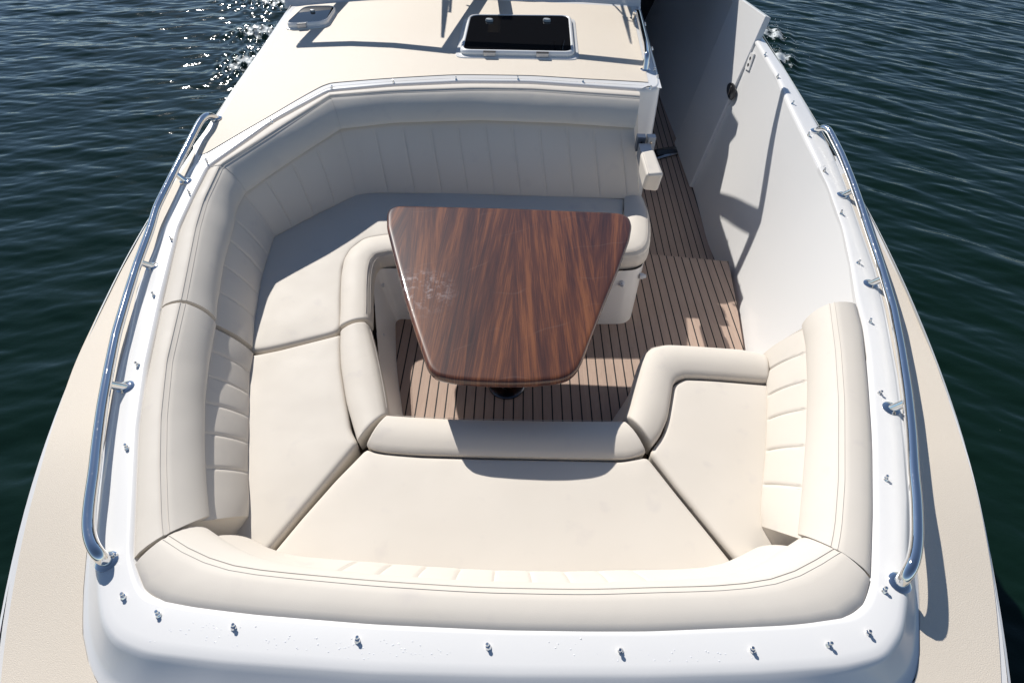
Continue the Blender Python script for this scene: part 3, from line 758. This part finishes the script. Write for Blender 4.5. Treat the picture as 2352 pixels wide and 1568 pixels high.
segE = [
    (*bl([(1468, 212), (1218, 195), (1061, 194), (900, 202), (757, 215)], [(1470, 223), (1218, 206), (1093, 204), (900, 210), (759, 221)], [(1458, 293), (1296, 282), (1100, 275), (905, 281), (782, 295)], [(1468, 457), (1022, 444), (850, 443), (819, 448)]), [.04 + .0945 * k for k in range(11)][:11]),
    (*bl([(757, 215), (632, 282), (482, 391)], [(759, 221), (632, 302), (509, 380)], [(782, 295), (718, 336), (630, 394), (564, 441)], [(819, 448), (729, 492), (682, 516), (630, 544)]), [.27, .53, .79]),
    (*bl([(482, 391), (451, 452), (416, 528), (376, 703)], [(509, 380), (472, 458), (454, 520), (421, 688)], [(564, 441), (543, 478), (535, 524), (513, 605), (498, 700), (496, 733)], [(630, 544), (615, 590), (601, 638), (586, 726), (580, 797)]), [.20, .38, .57, .77]),
]
segE[0] = (*segE[0][:4], [.045, .14, .232, .326, .42, .513, .607, .70, .795, .89])
backrest(segE, 'tall cream backrest wrapping the aft settee, mostly in shade below the cabin top')
segF = [(*bl([(375, 708), (354, 810), (332, 920), (324, 993), (320, 1091), (313, 1280)], [(419, 695), (388, 828), (375, 956), (373, 1067), (377, 1190), (381, 1226)], [(496, 744), (480, 828), (470, 920), (469, 1020), (472, 1100), (480, 1184)], [(582, 812), (573, 865), (571, 993), (569, 1067), (573, 1155), (571, 1185)]), [.14, .29, .44, .60, .77])]
backrest(segF, 'long cream backrest on the left side, between the settee corner and the bow')
H_ = bl([(1963, 697), (1978, 755), (1990, 883), (2000, 1029), (2000, 1177), (1994, 1320)], [(1912, 695), (1926, 802), (1934, 920), (1934, 1104), (1926, 1214), (1917, 1258)], [(1842, 747), (1851, 791), (1855, 883), (1852, 1000), (1842, 1133), (1833, 1226)], [(1754, 812), (1760, 865), (1762, 931), (1758, 1040), (1746, 1166), (1749, 1208)])
backrest([(*H_, [.13, .29, .44, .62, .80])], 'cream backrest on the right side below the right rail, fully in the sun')
gO = line([(313, 1291), (317, 1305), (330, 1349), (352, 1375), (447, 1393), (586, 1410), (861, 1432), (1150, 1445), (1350, 1448), (1491, 1448), (1820, 1434), (1950, 1417), (1984, 1386), (1997, 1342), (1996, 1324)], zo)
gS = line([(379, 1234), (390, 1246), (415, 1261), (439, 1272), (513, 1305), (622, 1318), (861, 1340), (1100, 1355), (1350, 1360), (1491, 1355), (1674, 1351), (1802, 1335), (1870, 1298), (1905, 1276), (1926, 1263)], zs_)
gS_ = smooth(resamp(gS, 60), 4); gn = smooth(inward(gS_), 6); gn /= np.linalg.norm(gn, axis=1)[:, None]
xx = np.linspace(0, 1, 60)
wing = np.exp(-(xx / .16) ** 2) + np.exp(-((1 - xx) / .16) ** 2)
gR = gS_ + gn * (.06 + .05 * wing)[:, None]; gR[:, 2] -= .14
gT = gR + gn * (.172 - .075 * wing)[:, None]; gT[:, 2] = ZS + .01
backrest([(gO, gS_, gR, gT, [.225, .29, .355, .42, .485, .55, .615, .68, .745])], 'cream backrest across the bow nearest the camera, curving up at both ends')

def pillow(ring, thick, par, seed):
    """upholstered pad: side walls under the outline, soft edge and slightly crowned, uneven top"""
    n = len(ring); R2 = ring[:, :2]
    A, B = R2, np.roll(R2, -1, 0); AB = B - A; LL = (AB ** 2).sum(1)
    def dist(Q):
        d = Q[:, None] - A[None]; tt = np.clip((d * AB[None]).sum(2) / LL[None], 0, 1)
        e = d - tt[..., None] * AB[None]; return np.sqrt((e ** 2).sum(2)).min(1)
    def inside(Q):
        x, y = Q[:, :1], Q[:, 1:]; c = ((A[None, :, 1] > y) != (B[None, :, 1] > y)) & (x < (B[None, :, 0] - A[None, :, 0]) * (y - A[None, :, 1]) / (B[None, :, 1] - A[None, :, 1] + 1e-12) + A[None, :, 0])
        return c.sum(1) % 2 == 1
    lo, hi = R2.min(0), R2.max(0)
    gx, gy = np.meshgrid(np.arange(lo[0], hi[0], .022), np.arange(lo[1], hi[1], .022)); gx = gx + .011 * (np.arange(gx.shape[0]) % 2)[:, None]
    Q = np.stack((gx.ravel(), gy.ravel()), 1); Q = Q[inside(Q)]; Q = Q[dist(Q) > .056]
    area = np.sum(R2[:, 0] * B[:, 1] - B[:, 0] * R2[:, 1]); T = B - np.roll(R2, 1, 0); T /= np.linalg.norm(T, axis=1)[:, None] + 1e-9
    N = np.stack((-T[:, 1], T[:, 0]), 1) * (1 if area > 0 else -1)
    for o in (.003, .007, .012, .018, .027, .040):
        P_ = R2 + N * o; k = inside(P_); P_ = P_[k]; Q = np.concatenate((Q, P_[dist(P_) > o * .8]))
    pts = [Vector(p) for p in np.concatenate((R2, Q))]
    v, _, f, *_r = delaunay_2d_cdt(pts, [(i, (i + 1) % n) for i in range(n)], [list(range(n))], 1, 1e-5)
    v = np.array([tuple(p) for p in v]); d = dist(v); edge_ = np.clip(d / .022, 0, 1)
    x, y = v[:, 0] + seed, v[:, 1]
    z = ZS - .022 * (1 - np.sqrt(np.clip(1 - (1 - edge_) ** 2, 0, 1))) + .010 * (1 - np.exp(-d / .07)) + np.clip(d / .1, 0, 1) * (.0016 * np.sin(9 * x + 4 * y) + .0009 * np.sin(14 * y - 6 * x + 1))
    verts = [(a, b, c) for (a, b), c in zip(v, z)]; faces = [tuple(q) for q in f]
    mb = MB(); mb.v = verts; mb.f = faces
    e0 = d < 1e-5; b0 = len(mb.v)
    mb.grid([np.concatenate((q, q[:1])) for q in (ring + (0, 0, -.022), ring + (0, 0, -thick + .02), ring + (0, 0, -thick))])
    return mb.build('seat_panel', 'cream_vinyl', par)
def seat(panel, O_, I_, label, sub=8, hb=.035, endround=True, panel_lines=()):
    t = thing('seat_cushion', label, 'cushion', 'seat cushions of the bow lounge')
    P = [np.array(p, float) if len(p) == 3 else at(*p, ZS) for p in panel]
    ring = ringp(P, 200, 1)
    pillow(ring, .11, t, len(O_))
    Oz = keyed(line(O_, ZS + .006), sub, sub // 2); Iz = keyed(line(I_, ZS + .0), sub, sub // 2)
    rows_ = []
    d = Oz - Iz; wv = d.copy(); wv[:, 2] = 0; W_ = np.linalg.norm(wv, axis=1)[:, None]; wv /= W_ + 1e-9
    q = Iz + wv * .012; q[:, 2] = ZS - .08; rows_.append(q)
    q = Iz + wv * .002; q[:, 2] = ZS - .006; rows_.append(q)
    for f in (.0, .05, .14, .28, .45, .62, .78, .9, .97):
        q = Iz + d * f; q[:, 2] = ZS + .004 + hb * math.sin(math.pi * min(1, (f * .86 + .07))) ** .75 * (1 if f > 0 else .55) - (.012 if f > .93 else 0); rows_.append(q)
    for o_, z in ((.004, -.016), (.010, -.035), (.012, -.06), (.009, -.085), (.0, -.098), (-.02, -.10)):
        q = Oz + wv * o_; q[:, 2] = ZS + z; rows_.append(q)
    R = np.array(rows_)
    if endround:
        for e, i1 in ((0, 1), (-1, -2)):
            tv = R[:, i1] - R[:, e]; tv /= np.linalg.norm(tv, axis=1)[:, None] + 1e-9
            c0 = R[:, e].mean(0)
        first = R[:, 0].copy(); last = R[:, -1].copy()
        def cap(E, N_, k):
            c0 = E.mean(0); tv = (E - N_); tv = tv.mean(0); tv /= np.linalg.norm(tv)
            out = []
            for s_, dd in ((.0, 0), (.05, .004), (.13, .006)): out.append(E + (c0 - E) * s_ + tv * (dd - .004))
            return out
        a_ = cap(first, R[:, 1], 0); b_ = cap(last, R[:, -2], 0)
        R = np.concatenate([np.stack(a_[::-1], 1), R[:, 1:-1], np.stack(b_, 1)], 1)
    MB().grid(R, cyc=True, caps=True).build('bolster', 'cream_vinyl', t)
    st = MB()
    for f in (.90, .995):
        q = Iz + d * f; q[:, 2] = ZS + (.0235 if f < .95 else .0035) + .0; q = q[3:-3]
        if f > .95: q += wv[3:-3] * .004
        st.tube(resamp(q, 120), .0010, 5)
    for pl in panel_lines:
        q = resamp([at(*p, ZS + .0035) for p in pl], 40); st.tube(q, .0010, 5)
    st.build('stitching', 'stitch_thread', t)
    return t
seat([(1440, 440), (1150, 425), (850, 424), (800, 430), (660, 500), (606, 540), (585, 600), (560, 720), (556, 800), (583, 808), (640, 797), (776, 763), (784, 752), (783, 682), (787, 612), (805, 575), (838, 550), (889, 541), (1100, 541), (1300, 541), (1405, 541), (1424, 535), (1431, 520), (1433, 480)],
     [(848, 733), (849, 700), (849, 663), (851, 625), (856, 602), (866, 590), (898, 584), (960, 584), (1100, 586), (1300, 588), (1400, 589), (1440, 589), (1466, 585), (1481, 577), (1490, 563), (1493, 540), (1492, 512), (1490, 485), (1482, 465), (1472, 446)],
     [(781, 753), (783, 715), (783, 682), (785, 635), (791, 600), (805, 575), (838, 550), (889, 541), (1100, 541), (1300, 541), (1395, 541), (1408, 541), (1417, 539), (1424, 535), (1429, 528), (1432, 518), (1433, 500), (1433, 480), (1433, 465), (1432, 446)],
     'L-shaped cream seat cushion at the aft settee, half shaded, running under the wooden table', 8, .03)
seat([(783, 766), (782, 800), (784, 846), (795, 920), (806, 985), (822, 1016), (760, 1090), (690, 1174), (596, 1287), (570, 1278), (500, 1262), (520, 1190), (530, 1090), (535, 1000), (540, 900), (555, 816), (590, 812), (640, 802)],
     [(845, 743), (858, 790), (871, 846), (882, 905), (889, 950)], [(783, 764), (782, 800), (784, 846), (797, 930), (822, 1016)],
     'cream seat cushion on the left with a raised front roll, between settee corner and bow', 10, .038)
seat([(842, 1027), (866, 1037), (966, 1046), (1113, 1051), (1296, 1054), (1424, 1057), (1461, 1050), (1487, 1046), (1560, 1138), (1640, 1236), (1712, 1326), (1660, 1350), (1160, 1365), (700, 1345), (600, 1298), (690, 1190), (770, 1100)],
     [(893, 953), (930, 955), (965, 957), (1040, 961), (1250, 965), (1360, 966), (1400, 966), (1431, 967)], [(842, 1026), (858, 1035), (890, 1041), (966, 1046), (1290, 1054), (1430, 1056), (1462, 1050), (1483, 1041)],
     'wide cream seat cushion across the bow with the table shadow on it', 8, .038)
seat([(1764, 881), (1700, 876), (1637, 871), (1571, 868), (1546, 883), (1538, 931), (1524, 993), (1499, 1028), (1494, 1040), (1560, 1125), (1640, 1222), (1712, 1308), (1780, 1290), (1790, 1240), (1782, 1166), (1790, 1060), (1795, 950), (1790, 870)],
     [(1754, 817), (1700, 804), (1640, 800), (1570, 795), (1525, 793), (1495, 799), (1480, 812), (1469, 836), (1455, 885), (1443, 935), (1436, 958)], [(1762, 881), (1715, 877), (1670, 873), (1610, 869), (1572, 868), (1553, 875), (1544, 888), (1540, 915), (1532, 965), (1514, 1006), (1497, 1027)],
     'cream seat cushion on the right whose raised roll turns the corner, all in the sun', 8, .05)

# ================================================================== TABLE
ZT = .72
tab = thing('pedestal_table', 'varnished dark wooden table with tapering top on a polished pedestal, scuffed on its left', 'table')
TO = [(888, 492), (892, 480), (903, 473), (920, 471), (1170, 477), (1400, 486), (1430, 489), (1446, 498), (1452, 515), (1447, 545), (1424, 608), (1384, 705), (1345, 806), (1338, 825), (1326, 846), (1307, 863), (1277, 871), (1220, 876), (1168, 877), (1100, 875), (1040, 870), (1000, 861), (982, 844), (972, 815), (950, 750), (930, 685), (905, 590), (888, 520)]
ring = ringp([at(*p, ZT) for p in TO], 220, 1)
MB().prism(ring, ((.03, -.046), (.010, -.045), (.002, -.040), (0, -.030), (0, -.014), (.003, -.006), (.010, -.0015), (.020, 0), (.03, 0))).build('tabletop', 'varnished_wood', tab)
pb = at(1163, 893, 0); pb = np.array((pb[0], pb[1] + .03, 0))
MB().lathe(pb, ((.108, .001), (.108, .008), (.102, .013), (.09, .011), (.06, .013), (.046, .018), (.044, .045)), (0, 0, 1), 32).build('pedestal_base', 'pedestal_steel', tab)
MB().lathe(pb, ((.042, .04), (.042, .40), (.034, .41), (.034, ZT - .05)), (0, 0, 1), 24).build('pedestal_column', 'pedestal_steel', tab)

# ================================================================== WATER
ZW = -.95
def wave(x, y):
    h = np.zeros_like(x); r = np.random.default_rng(3)
    for i in range(64):
        lam = 1.15 * (.085 / 1.15) ** (i / 63.); k = 2 * math.pi / lam
        a_ = math.radians(88 + r.normal(0, 16)); ph = r.uniform(0, 6.28)
        u = k * (x * math.cos(a_) + (y + np.where(x > 0, .46, -.10) * x) * math.sin(a_)) + ph + .5 * np.sin(.6 * x + .4 * y + ph)
        amp = .0030 * lam ** .95 * r.uniform(.5, 1.1)
        h += amp * (np.sin(u) + .30 * np.cos(2 * u) + .1 * np.sin(3 * u + .4))
    return h
nx, ny = 1000, 760
xs = np.linspace(-12, 12, nx); ys = np.linspace(-2, 16, ny)
X, Y = np.meshgrid(xs, ys)
Hh = wave(X, Y)
for q in FOAM: Hh += .05 * np.exp(-(((X - q[0]) / q[2]) ** 2 + ((Y - q[1]) / q[3]) ** 2)) * (1 + .8 * np.sin(23 * X + 9 * Y) * np.sin(17 * Y - 5 * X))
fade = np.clip((12 - np.abs(X)) / 1.0, 0, 1) * np.clip((Y + 2) / 1., 0, 1) * np.clip((16 - Y) / 1., 0, 1)
V = np.stack((X, Y, ZW + Hh * fade), -1).reshape(-1, 3)
idx = np.arange(nx * ny).reshape(ny, nx)
Fq = np.stack((idx[:-1, :-1], idx[:-1, 1:], idx[1:, 1:], idx[1:, :-1]), -1).reshape(-1, 4)
me = bpy.data.meshes.new('water')
b0 = len(V); big = 1500.0
outer = np.array([(-big, -big, ZW), (big, -big, ZW), (big, big, ZW), (-big, big, ZW), (-12, -2, ZW), (12, -2, ZW), (12, 16, ZW), (-12, 16, ZW)])
V = np.concatenate((V, outer))
Fq = np.concatenate((Fq, np.array([(b0 + i, b0 + (i + 1) % 4, b0 + 4 + (i + 1) % 4, b0 + 4 + i) for i in range(4)])))
me.vertices.add(len(V)); me.vertices.foreach_set('co', V.ravel())
me.loops.add(Fq.size); me.loops.foreach_set('vertex_index', Fq.ravel())
me.polygons.add(len(Fq)); me.polygons.foreach_set('loop_start', np.arange(0, Fq.size, 4)); me.polygons.foreach_set('loop_total', np.full(len(Fq), 4))
me.update(); me.validate(); me.shade_smooth(); me.materials.append(MATS['sea_water'])
wo = bpy.data.objects.new('water', me); C.objects.link(wo); wo['kind'] = 'structure'; wo['label'] = 'dark green rippled open water around the boat'
# spray droplets thrown up beside the hull
mb = MB(); mat('spray_drops', (.85, .88, .9), .12, 0, .5)
for q in FOAM:
    for _ in range(46):
        x = q[0] + rng.normal(0, q[2] * .5); y = q[1] + rng.normal(0, q[3] * .5); z = ZW + .03 + abs(rng.normal(0, .12)); r = rng.uniform(.003, .008)
        mb.lathe((x, y, z), ((r * .1, -r), (r, 0), (r * .1, r)), (rng.normal(), rng.normal(), 1), 5)
sp = mb.build('spray', 'spray_drops'); sp['kind'] = 'stuff'; sp['label'] = 'white drops of spray thrown up beside the hull'; sp['category'] = 'spray'

# beads of water lying on the bow coaming
mb = MB()
for cx, cy, sx, sy, k in ((470, 1448, 45, 9, 60), (640, 1474, 55, 10, 45), (835, 1486, 60, 12, 70), (985, 1500, 40, 8, 30), (1570, 1506, 70, 10, 50), (1300, 1490, 60, 12, 18)):
    for _ in range(int(k * .6)):
        q = on(cx + rng.normal(0, sx), cy + rng.normal(0, sy), zc); r = rng.uniform(.001, .0028)
        mb.lathe(q + (0, 0, .0004), ((r, -.0006), (r * .92, r * .18), (r * .55, r * .36), (r * .1, r * .42)), (0, 0, 1), 8)
wd_ = mb.build('water_beads', 'bead_water'); wd_['kind'] = 'stuff'; wd_['label'] = 'small beads of water lying on the white bow coaming'; wd_['category'] = 'water beads'
